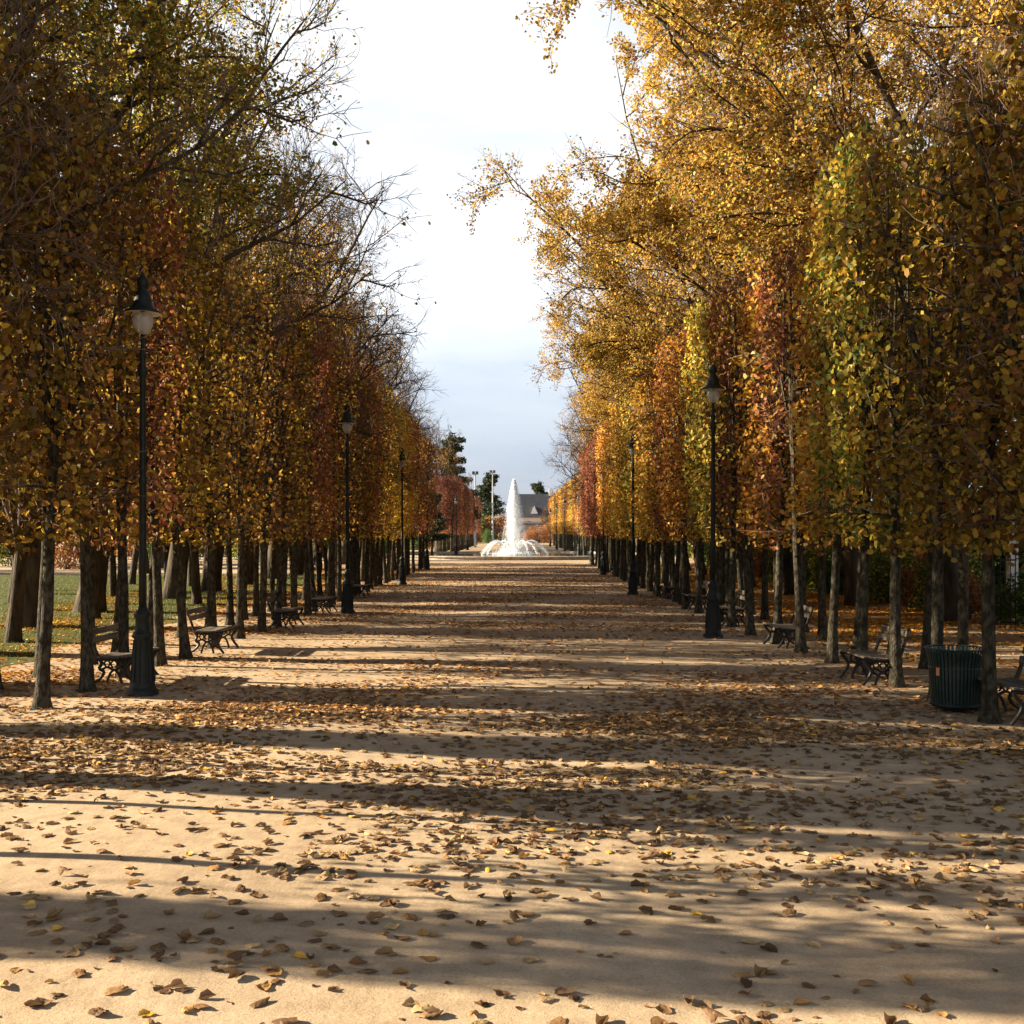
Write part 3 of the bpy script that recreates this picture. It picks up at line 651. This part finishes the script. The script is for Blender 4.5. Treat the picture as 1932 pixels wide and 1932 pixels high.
# ------------------------------------------------------------------ benches
def smooth_poly(pts, n):
    p = np.array(pts, float); k_ = len(p); t = np.linspace(0, k_ - 1, n); out_ = []
    for q in t:
        i = min(int(q), k_ - 2); u = q - i
        p0, p1, p2, p3 = p[max(i - 1, 0)], p[i], p[i + 1], p[min(i + 2, k_ - 1)]
        out_.append(.5 * ((2 * p1) + (-p0 + p2) * u + (2 * p0 - 5 * p1 + 4 * p2 - p3) * u * u + (-p0 + 3 * p1 - 3 * p2 + p3) * u ** 3))
    return np.array(out_)
def make_bench(Lb=1.2):
    """x points to the front; long side along y"""
    r_ = empty('park_bench', (0, 0, 0))
    for yy in (0.06, Lb - .06):
        m = MB()
        def curve(pts, r0=.017, r1=None, n=14):
            p = smooth_poly(pts, n); P = np.stack([p[:, 0], np.full(n, yy), p[:, 1]], 1)
            m.tubes([(P, 1.35 * np.linspace(r0, r1 or r0, n))], 6)
        curve([(-.14, .90), (-.15, .82), (-.09, .70), (-.05, .58), (-.01, .48), (.04, .40)], .014, .024)
        curve([(-.14, .90), (-.17, .92), (-.19, .89)], .013, .01, 6)
        curve([(.02, .42), (.06, .34), (.02, .26), (.10, .20), (.04, .10), (-.06, .03), (-.09, 0)], .024, .018)
        curve([(.58, .43), (.55, .37), (.50, .31), (.46, .24), (.50, .14), (.57, .05), (.61, 0)], .024, .018)
        curve([(.0, .415), (.2, .405), (.4, .41), (.6, .435)], .020)
        curve([(.06, .24), (.16, .28), (.27, .23), (.38, .28), (.48, .26)], .016)
        curve([(.27, .24), (.21, .19), (.17, .10), (.14, 0)], .016)
        curve([(.27, .24), (.33, .19), (.37, .10), (.40, 0)], .016)
        for cx_, cz_, rr in ((.15, .34, .045), (.38, .345, .045), (.265, .33, .05)):
            a = np.linspace(0, 2 * np.pi, 13); m.tubes([(np.stack([cx_ + rr * np.cos(a), np.full(13, yy), cz_ + rr * np.sin(a)], 1), np.full(13, .016))], 5)
        m.obj('end_frame', M_IRONB, r_, True)
    s_ = MB()
    for k_ in range(8):
        x0 = -.0 + k_ * .077; z = .435 + .012 * (k_ / 7) ** 2 * 2 - .012 * math.sin(k_ / 7 * math.pi)
        s_.box(x0, x0 + .062, 0, Lb, z, z + .028)
    s_.obj('seat', M_WOOD, r_)
    b_ = MB()
    for z0, xo in ((.80, -.135), (.67, -.085)):
        for t in range(1):
            v_ = [(xo - .002, 0, z0), (xo + .026, 0, z0 - .002), (xo - .022, 0, z0 + .10), (xo + .006, 0, z0 + .10)]
            v_ = v_ + [(a_, Lb, c_) for a_, _, c_ in v_]
            b_.add(v_, [(0, 2, 3, 1), (4, 5, 7, 6), (0, 1, 5, 4), (2, 6, 7, 3), (0, 4, 6, 2), (1, 3, 7, 5)])
    b_.obj('backrest', M_WOOD, r_)
    return r_
bench0 = make_bench()
bl = [(-6.80, 18.0, 1, 'iron-legged slatted bench on the left, just behind the nearest lamp base'), (-6.55, 22.6, 1, 'second slatted bench on the left, between two leaning trunks'), (-6.25, 28.4, 1, 'third slatted bench down the left row'), (-6.15, 33.4, 1, 'fourth bench on the left, just before the second lamp'), (-6.15, 41.4, 1, 'small fifth bench on the left behind the second lamp'),
      (7.0, 14.2, -1, 'bench cut off by the right edge beside the litter bin'), (6.2, 17.75, -1, 'bench on the right next to the trunk left of the litter bin'), (6.15, 23.3, -1, 'second bench on the right from the litter bin, behind the golden tree'), (6.1, 29.2, -1, 'third bench on the right, just behind the nearest right lamp'), (6.1, 34.9, -1, 'fourth bench on the right, left of the nearest right lamp'), (6.1, 40.3, -1, 'fifth small bench in the shade on the right'), (6.2, 62.6, -1, 'tiny farthest bench on the right near the third lamp')]
for i, (x_, D, s_, lab) in enumerate(bl):
    o = bench0 if i == 0 else copy_tree(bench0)
    if s_ > 0: o.location = (x_, D, 0); o.rotation_euler = (0, 0, R(-2))
    else: o.location = (x_, D + 1.2, 0); o.rotation_euler = (0, 0, math.pi + R(2))
    tag(o, lab, 'bench', 'slatted benches among the clipped limes')

# ------------------------------------------------------------------ litter bin
b = empty('litter_bin', (6.22, 15.5, 0), 0, 'dark green slatted metal litter bin between two trunks on the right', 'litter bin')
def brad(z): return .315 + .045 * min(1, z / .55) + max(0, (z - .68)) * .28
m = MB()
for k_ in range(44):
    a = k_ * 2 * math.pi / 44
    zs = [.07, .25, .45, .65, .74, .80, .85, .865]
    ring = []
    for j, z in enumerate(zs):
        r_ = brad(z) + (.02 if j == 7 else 0)
        for da, dr in ((-.0165, 0), (.0165, 0), (.0165, -.008), (-.0165, -.008)):
            c_, s_ = math.cos(a), math.sin(a)
            ring.append(((r_ + dr) * c_ - da * s_, (r_ + dr) * s_ + da * c_, z))
    F = [(j * 4 + q, j * 4 + (q + 1) % 4, j * 4 + 4 + (q + 1) % 4, j * 4 + 4 + q) for j in range(7) for q in range(4)] + [(0, 3, 2, 1), (28, 29, 30, 31)]
    m.add(ring, F)
M_BIN = noisy(mat('green_bin_paint', rough=.38, spec=.5), (.006, .020, .016), (.014, .036, .029), 10, 5, .15, 50)
m.obj('slats', M_BIN, b)
MB().lathe([(.28, .03), (.335, .06), (.335, .10), (.325, .11)], 40).obj('base_ring', M_IRON, b, True)
MB().lathe([(.27, .05), (.33, .55), (.335, .78), (.325, .78), (.32, .6), (.26, .1), (0, .1)], 40, cap=False).obj('liner', mat('bin_liner', (.012, .013, .012), .6), b, True)
m = MB()
for z_, rr in ((.865, .405), (.60, .356)):
    a = np.linspace(0, 2 * np.pi, 49); m.tubes([(np.stack([rr * np.cos(a), rr * np.sin(a), np.full(49, z_)], 1), np.full(49, .011))], 6)
m.obj('rim', M_BIN, b, True)
a0 = R(-150); m = MB(); vv = []
for z in (.50, .61):
    for da in (-.075, .075): vv.append((.372 * math.cos(a0 + da), .372 * math.sin(a0 + da), z))
vv += [(x_ * .99, y_ * .99, z_) for x_, y_, z_ in vv]
m.add(vv, [(0, 1, 3, 2), (4, 6, 7, 5), (0, 4, 5, 1), (2, 3, 7, 6), (0, 2, 6, 4), (1, 5, 7, 3)]).obj('sticker', mat('orange_sticker', (.62, .24, .12), .5), b)

# ------------------------------------------------------------------ fountain
FX, FY, FR = 0.1, 109.5, 13.5
ft = empty('fountain', (FX, FY, 0), 0, 'round stone fountain basin with a tall white central jet and ring of arching jets', 'fountain')
MB().lathe([(FR, -.1), (FR, .22), (FR + .12, .23), (FR + .12, .33), (FR - .35, .34), (FR - .36, .02)], 128, cap=False).obj('basin_rim', M_STONE, ft)
wm = mat('basin_water', (.05, .06, .05), .06, spec=.6)
z_ = wm.node_tree.nodes.new('ShaderNodeTexNoise'); z_.inputs['Scale'].default_value = 2.5; bp = wm.node_tree.nodes.new('ShaderNodeBump'); bp.inputs['Strength'].default_value = .5; bp.inputs['Distance'].default_value = .05
wm.node_tree.links.new(z_.outputs[0], bp.inputs['Height']); wm.node_tree.links.new(bp.outputs[0], wm.node_tree.nodes['Principled BSDF'].inputs['Normal'])
aa = np.linspace(0, 2 * np.pi, 97)[:-1]
MB().add(np.stack([(FR - .2) * np.cos(aa), (FR - .2) * np.sin(aa), np.full(96, .2)], 1), np.arange(96)[None]).obj('water_surface', wm, ft)
MB().lathe([(.5, .1), (.5, .3), (.2, .35), (.12, .5), (.09, .5)], 16).obj('nozzle', M_IRONB, ft, True)
M_SPRAY = leafmat('water_spray', .5, .1, .3)
t = M_SPRAY.node_tree; o_ = [q for q in t.nodes if q.type == 'OUTPUT_MATERIAL'][0]; src_ = o_.inputs[0].links[0].from_socket
tp = t.nodes.new('ShaderNodeBsdfTransparent'); mm = t.nodes.new('ShaderNodeMixShader'); mm.inputs[0].default_value = .55
t.links.new(src_, mm.inputs[1]); t.links.new(tp.outputs[0], mm.inputs[2]); t.links.new(mm.outputs[0], o_.inputs[0])
def drops(P, V_, size, seed):
    """short streaks of water along the way they fly"""
    g = rng(seed); n = len(P); t = V_ / (np.linalg.norm(V_, axis=1, keepdims=True) + 1e-9)
    u = np.cross(t, g.normal(size=(n, 3))); u /= np.linalg.norm(u, axis=1, keepdims=True) + 1e-9; w = np.cross(t, u)
    s_ = (size * g.uniform(.5, 1.5, n))[:, None]
    V = np.stack([P + t * s_ * 1.8, P + u * s_ * .6, P - u * s_ * .3 + w * s_ * .5, P - u * s_ * .3 - w * s_ * .5, P - t * s_ * 1.4], 1)
    base = (np.arange(n) * 5)[:, None]
    F = np.concatenate([base + np.array(q) for q in ((0, 1, 2), (0, 2, 3), (0, 3, 1), (4, 2, 1), (4, 3, 2), (4, 1, 3))])
    return V.reshape(-1, 3), F
g = rng(900)
# central jet: rising core and falling mantle
H_ = 7.7; n = 30000
t = g.random(n) ** .8; zc = .4 + (H_ - .4) * t; rc = (.10 + .42 * t * (1 - t ** 3)) * np.abs(g.normal(0, .55, n)); a = g.uniform(0, 6.28, n)
P1 = np.stack([rc * np.cos(a), rc * np.sin(a), zc], 1); V1 = np.stack([.05 * np.cos(a), .05 * np.sin(a), np.ones(n)], 1)
n = 130000
u_ = g.random(n) ** 1.15; zc = H_ - (H_ - .3) * u_; rc = (.05 + 1.12 * u_ ** .72) * np.clip(np.abs(g.normal(0, .5, n) + .45 * u_), 0, 1.3); a = g.uniform(0, 6.28, n)
k_ = g.random(n) < np.clip(1.15 - u_ * .95, 0, 1); u_, zc, rc, a = u_[k_], zc[k_], rc[k_], a[k_]
P2 = np.stack([rc * np.cos(a) + .12 * u_, rc * np.sin(a), zc], 1); V2 = np.stack([.1 * np.cos(a), .1 * np.sin(a), -np.ones(len(a))], 1)
v1, f1 = drops(P1, V1, .03, 1); v2, f2 = drops(P2, V2, .02, 2)
MB().add(v1, f1, 0, (.90, .95, 1.0)).add(v2, f2, 0, (.90, .95, 1.0)).obj('central_jet', M_SPRAY, ft)
nj = 15
for j in range(nj):
    a = j * 2 * math.pi / nj + .1; reach = 3.35 + .25 * math.sin(j * 2.3); n = 1300
    t = g.random(n); r_ = .35 + (reach - .35) * t; z_ = .25 + 4.9 * t * (1 - t) * (1.0 + .12 * math.sin(j * 1.7))
    sp = (.015 + .06 * t ** 2)[:, None]
    P = np.stack([r_ * math.cos(a), r_ * math.sin(a), z_], 1) + g.normal(0, 1, (n, 3)) * sp
    V_ = np.stack([np.full(n, math.cos(a)), np.full(n, math.sin(a)), 4.4 * (1 - 2 * t) / reach], 1)
    vv, ff = drops(P, V_, .024, j + 5); MB().add(vv, ff, 0, (.90, .95, 1.0)).obj('side_jet', M_SPRAY, ft)
n = 7000; r_ = np.abs(g.normal(0, 1.0, n)); a = g.uniform(0, 6.28, n); z_ = .22 + np.abs(g.normal(0, .35, n)) * np.exp(-r_ * .4)
vv, ff = drops(np.stack([r_ * np.cos(a), r_ * np.sin(a), z_], 1), np.tile([0, 0, 1.], (n, 1)), .035, 99)
MB().add(vv, ff, 0, (.90, .95, 1.0)).obj('splash', M_SPRAY, ft)

# ------------------------------------------------------------------ background beyond the fountain
def conifer(seed, H, layers, spread, flat=True):
    g = rng(seed); tr = stem(g, (0, 0, -.2), (.02, 0, 1), H, 9, H * .022, .04, .02); bl_ = []; P = []
    for i in range(layers):
        f_ = (i + g.random()) / layers; z = H * (.18 + .8 * f_); a = g.uniform(0, 6.28)
        ln = spread * (1 - f_ * .75) * g.uniform(.55, 1.1)
        s_ = stem(g, (0, 0, z), (math.cos(a), math.sin(a), .18), ln, 6, .09, .02, .08, .01); bl_.append(s_)
        for q in range(4):
            t = .3 + .7 * (q + g.random()) / 4; c, _, _ = at(s_, min(t, 1)); m_ = 130
            rr = spread * .13 * (1.2 - .4 * f_)
            P.append(c + np.clip(g.normal(0, 1, (m_, 3)), -1.7, 1.7) * np.array([rr, rr, .22 * rr + .1]) + np.array([0, 0, .15]))
    P.append(np.array([0, 0, H]) + g.normal(0, 1, (120, 3)) * np.array([.35, .35, .5]))
    P = np.concatenate(P)
    return [('trunk', MB().tubes([tr], 8).mesh('trunk', M_BARK2, True)), ('limbs', MB().tubes(bl_, 4).mesh('limbs', M_BARK2)), ('crown', MB().leaves(P, .22, seed + 1, colours(['dark'], len(P), seed + 2, .3), 0, None, aspect=.5).mesh('crown', M_NEEDLE))]
CF = [conifer(601, 17, 34, 5.5), conifer(602, 15, 26, 6.0)]
put('conifer_tree', CF[0], (-9.7, 172, 0), 0, 1.0, label='tall dark conifer rising left of the fountain behind the reddish trees', cat='conifer')
put('conifer_tree', CF[1], (-6.0, 262, 0), 1, 1.05, label='dark pointed conifer just left of the fountain jet', cat='conifer')
put('conifer_tree', CF[1], (-11.8, 205, 0), 2, .9, label='dark conifer behind the left floodlight mast', cat='conifer')
put('conifer_tree', CF[1], (8.2, 335, 0), 4, 1.12, label='flat-topped dark cedar standing up behind the slate roof right of the jet', cat='conifer')
put('bare_tree', BT['bare2'], (-9.6, 140, 0), 2.0, .95, label='bare upright tree standing left of the dark conifer', cat='tree')
put('bare_tree', BT['bare1'], (-15, 150, 0), 3.0, .9, label='low bare tree behind the far end of the left row', cat='tree')
put('dark_tree', CF[1], (-8.4, 114, 0), 1.0, .42, label='small dark evergreen at the start of the far left row', cat='tree')
for i, (x_, D, kk, s_) in enumerate(sorted([(-20, 265, 'gold3', .55), (-12, 280, 'gold3', .50), (-8.5, 270, 'gold2', .45), (-4.5, 290, 'mixed1', .45), (-28, 255, 'mixed1', .6), (22, 300, 'mixed1', .5), (30, 280, 'gold3', .55), (-40, 240, 'mixed1', .7), (42, 250, 'gold3', .7), (-55, 235, 'mixed2', .8), (58, 240, 'mixed1', .8), (7.4, 255, 'gold3', .36)], key=lambda q: q[0] / q[1])):
    put('background_tree', BT[kk], (x_, D, 0), i, s_, colour=(.6, .5, .5), label='brownish background tree far beyond the fountain, %s from the left' % ordinal(i + 1), group='background trees beyond the fountain')
for i, (x_, D, kk, s_) in enumerate(sorted([(-9, 240, 'brown', 2.0), (-5.5, 244, 'green', 1.6), (3.2, 235, 'brown', 1.6), (5.6, 236, 'brown', 2.1), (8.2, 240, 'brown', 2.3), (-13, 238, 'green', 2.4), (-1, 246, 'green', 1.2), (11.5, 238, 'green', 2.4), (-17, 230, 'green', 2.6), (-4, 252, 'brown', 3.4), (-7.5, 254, 'green', 3.6), (-11, 256, 'brown', 4), (16, 236, 'brown', 2.6), (-13, 150, 'green', 1.7), (-13, 162, 'brown', 1.8), (-13, 175, 'green', 1.8), (-14, 190, 'green', 1.9), (-14, 206, 'brown', 2), (-16, 138, 'green', 1.8), (-19, 130, 'green', 2), (-24, 134, 'green', 2.2), (14, 150, 'green', 1.6), (14, 168, 'green', 1.6), (15, 186, 'green', 1.8), (15, 130, 'brown', 1.7), (17, 118, 'green', 1.8), (15, 208, 'green', 2)], key=lambda q: q[0] / q[1])):
    put('far_bush', SH[kk], (x_, D, 0), i, s_, label='low bush closing the view behind the fountain, %s from the left' % ordinal(i + 1), cat='bush', group='bushes closing the avenue')
def house(name, loc, w, d, wall_h, roof_h, wins, label, wallm, chim=True):
    h = empty(name, loc, 0, label, 'house')
    MB().box(-w / 2, w / 2, 0, d, 0, wall_h).obj('wall', wallm, h)
    e_ = .4
    v_ = [(-w / 2 - e_, -e_, wall_h - .1), (w / 2 + e_, -e_, wall_h - .1), (w / 2 + e_, d + e_, wall_h - .1), (-w / 2 - e_, d + e_, wall_h - .1), (-w / 2 + 1.5, d / 2, wall_h + roof_h), (w / 2 - 1.5, d / 2, wall_h + roof_h)]
    rf = MB().add(v_, [(0, 1, 5, 4), (1, 2, 5), (2, 3, 4, 5), (3, 0, 4), (3, 2, 1, 0)]).obj('roof', M_SLATE, h)
    if chim: MB().box(2.6, 3.8, d / 2 - .5, d / 2 + .5, wall_h + roof_h * .5, wall_h + roof_h + 1.4).obj('chimney', M_WHITE, rf)
    for (wx_, wz, ww, wh) in wins:
        fr = MB().box(wx_ - ww / 2 - .12, wx_ + ww / 2 + .12, -.06, .05, wz - .12, wz + wh + .12).obj('window', M_WHITE, h)
        MB().box(wx_ - ww / 2, wx_ + ww / 2, -.09, -.02, wz, wz + wh).obj('pane', M_GLASS, fr)
    return h, rf
h, rf = house('slate_roofed_house', (7.5, 305, 0), 17, 12, 6.5, 6.6, [(-3, 3.8, 1.1, 1.6), (1, 3.8, 1.1, 1.6), (5, 3.8, 1.1, 1.6)], 'grey house with big dark slate roof and white dormers right of the jet', M_WALLW)
for dx in (-1.6, 4.2):
    dm = MB(); dm.add([(dx - 1.0, .6, 7.4), (dx + 1.0, .6, 7.4), (dx, .6, 9.6), (dx - 1.0, 3.6, 7.4), (dx + 1.0, 3.6, 7.4), (dx, 4.4, 9.6)], [(0, 1, 2), (0, 2, 5, 3), (1, 4, 5, 2), (3, 4, 1, 0), (3, 5, 4)]); dm.obj('dormer', M_WHITE, rf)
h, rf = house('cream_lodge', (3.9, 262, 0), 8.5, 7, 4.4, .5, [(1.6, 1.0, 1.0, 1.9), (-2, 1.0, 1.0, 1.9)], 'low pinkish-cream lodge with white quoins seen through the spray', noisy(mat('pink_render', rough=.9), (.52, .36, .28), (.62, .45, .35), 2, 4), False)
for dx in (-4.1, 4.1): MB().box(dx - .25, dx + .25, -.05, .3, 0, 4.38).obj('quoin', M_WHITE, h)
def mast(x_, D, H, lab):
    o = empty('floodlight_mast', (x_, D, 0), 0, lab, 'floodlight mast', 'sports floodlight masts behind the fountain')
    MB().lathe([(.22, 0), (.2, .6), (.17, .65), (.09, H)], 12).obj('pole', M_GALV, o, True)
    m_ = MB().box(-.5, .5, -.06, .06, H - .1, H + .02); m_.obj('crossbar', M_GALV, o)
    for q in (-.28, .28):
        f_ = MB(); f_.box(q - .22, q + .22, -.3, .2, H + .02, H + .42); f_.obj('floodlight', M_SHUT, o)
mast(-3.7, 200, 13.2, 'pale floodlight mast between the conifers and the jet')
mast(-6.1, 178, 11.8, 'floodlight mast on the left, partly hidden by the dark conifer')

# white post and iron railing on the right
p = empty('white_gate_post', (16.3, 36, 0), 0, 'white painted gate post with an ornate top rising behind the dark green shrub', 'gate post')
MB().box(-.14, .14, -.14, .14, 0, 2.2).box(-.18, .18, -.18, .18, 2.2, 2.28).box(-.17, .17, -.17, .17, 0, .3).obj('post', M_WHITE, p)
MB().lathe([(.09, 2.28), (.11, 2.34), (.05, 2.4), (.09, 2.52), (.1, 2.6), (.05, 2.68), (.08, 2.74), (.08, 2.95), (.1, 3.0), (.02, 3.08)], 14).obj('finial', M_WHITE, p, True)
for i, (x_, D) in enumerate([(24, 48), (29, 56), (21, 40)]):
    put('laurel_bush', SH['green'], (x_, D, 0), i, 3.2, label='very large dark bush far behind the right hedge, %s from the left' % ordinal(3 - i if i else 2), cat='bush', group='large bushes behind the right hedge')
rl = empty('iron_railing', (12.55, 28.4, 0), 0, 'short dark iron railing between the brown and green shrubs', 'railing')
m = MB()
for k_ in range(4): m.box(k_ * .13 - .01, k_ * .13 + .01, -.01, .01, 0, 1.9)
m.obj('bars', M_IRONB, rl)
MB().box(-.02, .42, -.022, .022, 1.75, 1.79).box(-.02, .42, -.022, .022, .15, .19).obj('rail', M_IRONB, rl)

# ------------------------------------------------------------------ person walking between the trunks
def person(loc, rz):
    bm_v = [(0, 0, .98), (0, .01, 1.15), (0, .0, 1.36), (0, -.01, 1.48), (0, -.03, 1.56),      # 0-4 pelvis..neck
            (.10, 0, .93), (.11, -.10, .52), (.11, -.02, .09), (.11, -.14, .04),               # left leg 5-8
            (-.10, 0, .93), (-.11, .09, .53), (-.10, .30, .14), (-.10, .20, .06),              # right leg 9-12
            (.19, 0, 1.42), (.25, .06, 1.16), (.24, -.06, .93), (.24, -.10, .84),              # left arm 13-16
            (-.19, 0, 1.42), (-.25, -.06, 1.16), (-.24, -.20, .97), (-.24, -.27, .92)]
    ed = [(0, 1), (1, 2), (2, 3), (3, 4), (0, 5), (5, 6), (6, 7), (7, 8), (0, 9), (9, 10), (10, 11), (11, 12), (2, 13), (13, 14), (14, 15), (15, 16), (2, 17), (17, 18), (18, 19), (19, 20)]
    rad = [.15, .14, .17, .09, .06, .10, .07, .05, .045, .10, .07, .05, .045, .075, .052, .04, .035, .075, .052, .04, .035]
    me = bpy.data.meshes.new('person'); me.from_pydata(bm_v, ed, []); o = link('person', me); me.materials.append(mat('dark_coat', (.015, .016, .022), .9))
    sk = o.modifiers.new('skin', 'SKIN'); sk.use_smooth_shade = True
    for i, q in enumerate(me.skin_vertices[0].data): q.radius = (rad[i], rad[i] * (.75 if i in (1, 2, 0) else 1)); q.use_root = (i == 0)
    ss = o.modifiers.new('sub', 'SUBSURF'); ss.levels = 2; ss.render_levels = 2
    o.location = loc; o.rotation_euler = (0, 0, rz)
    hd = MB(); a = np.linspace(0, np.pi, 12)
    prof = [(max(.001, .085 * math.sin(t) * (1.0 if t < 1.6 else .92)), 1.70 + .125 * math.cos(t)) for t in a[::-1]]
    hd.lathe(prof, 16, 0, -.03, cap=False)
    hd.add([(-.015, -.12, 1.67), (.015, -.12, 1.67), (0, -.145, 1.665), (0, -.112, 1.72)], [(0, 2, 3), (2, 1, 3), (0, 1, 2)])
    hd.obj('head', mat('skin', (.45, .28, .20), .6), o, True)
    hr = [(max(.001, .095 * math.sin(t)), 1.715 + .13 * math.cos(t)) for t in np.linspace(1.7, .001, 9)]
    MB().lathe(hr, 16, 0, -.012, cap=False).obj('hair', mat('dark_hair', (.03, .02, .015), .7), o, True)
    for s_ in (-1, 1):
        hand = MB(); hx, hy, hz = (.24, -.11, .80) if s_ > 0 else (-.24, -.30, .89)
        hand.tubes([(np.array([(hx, hy, hz + .04), (hx, hy - .005, hz), (hx, hy - .01, hz - .04)]), np.array([.028, .036, .03]))], 6)
        for q in range(4):
            fx = hy - .01 + (q - 1.5) * .017; ln = (.06, .075, .07, .055)[q]
            hand.tubes([(np.array([(hx, fx, hz - .035), (hx - s_ * .008, fx - .006, hz - .035 - ln * .55), (hx - s_ * .022, fx - .008, hz - .035 - ln)]), np.array([.009, .008, .006]))], 5)
        hand.tubes([(np.array([(hx, hy - .03, hz + .01), (hx - s_ * .01, hy - .055, hz - .02), (hx - s_ * .015, hy - .06, hz - .05)]), np.array([.012, .01, .007]))], 5)
        hand.obj('hand', bpy.data.materials['skin'], o, True)
    tag(o, 'person in dark clothes walking behind the trunks on the left', 'person'); return o
person((-9.5, 54, 0), R(170))
print('objects', len(bpy.data.objects))
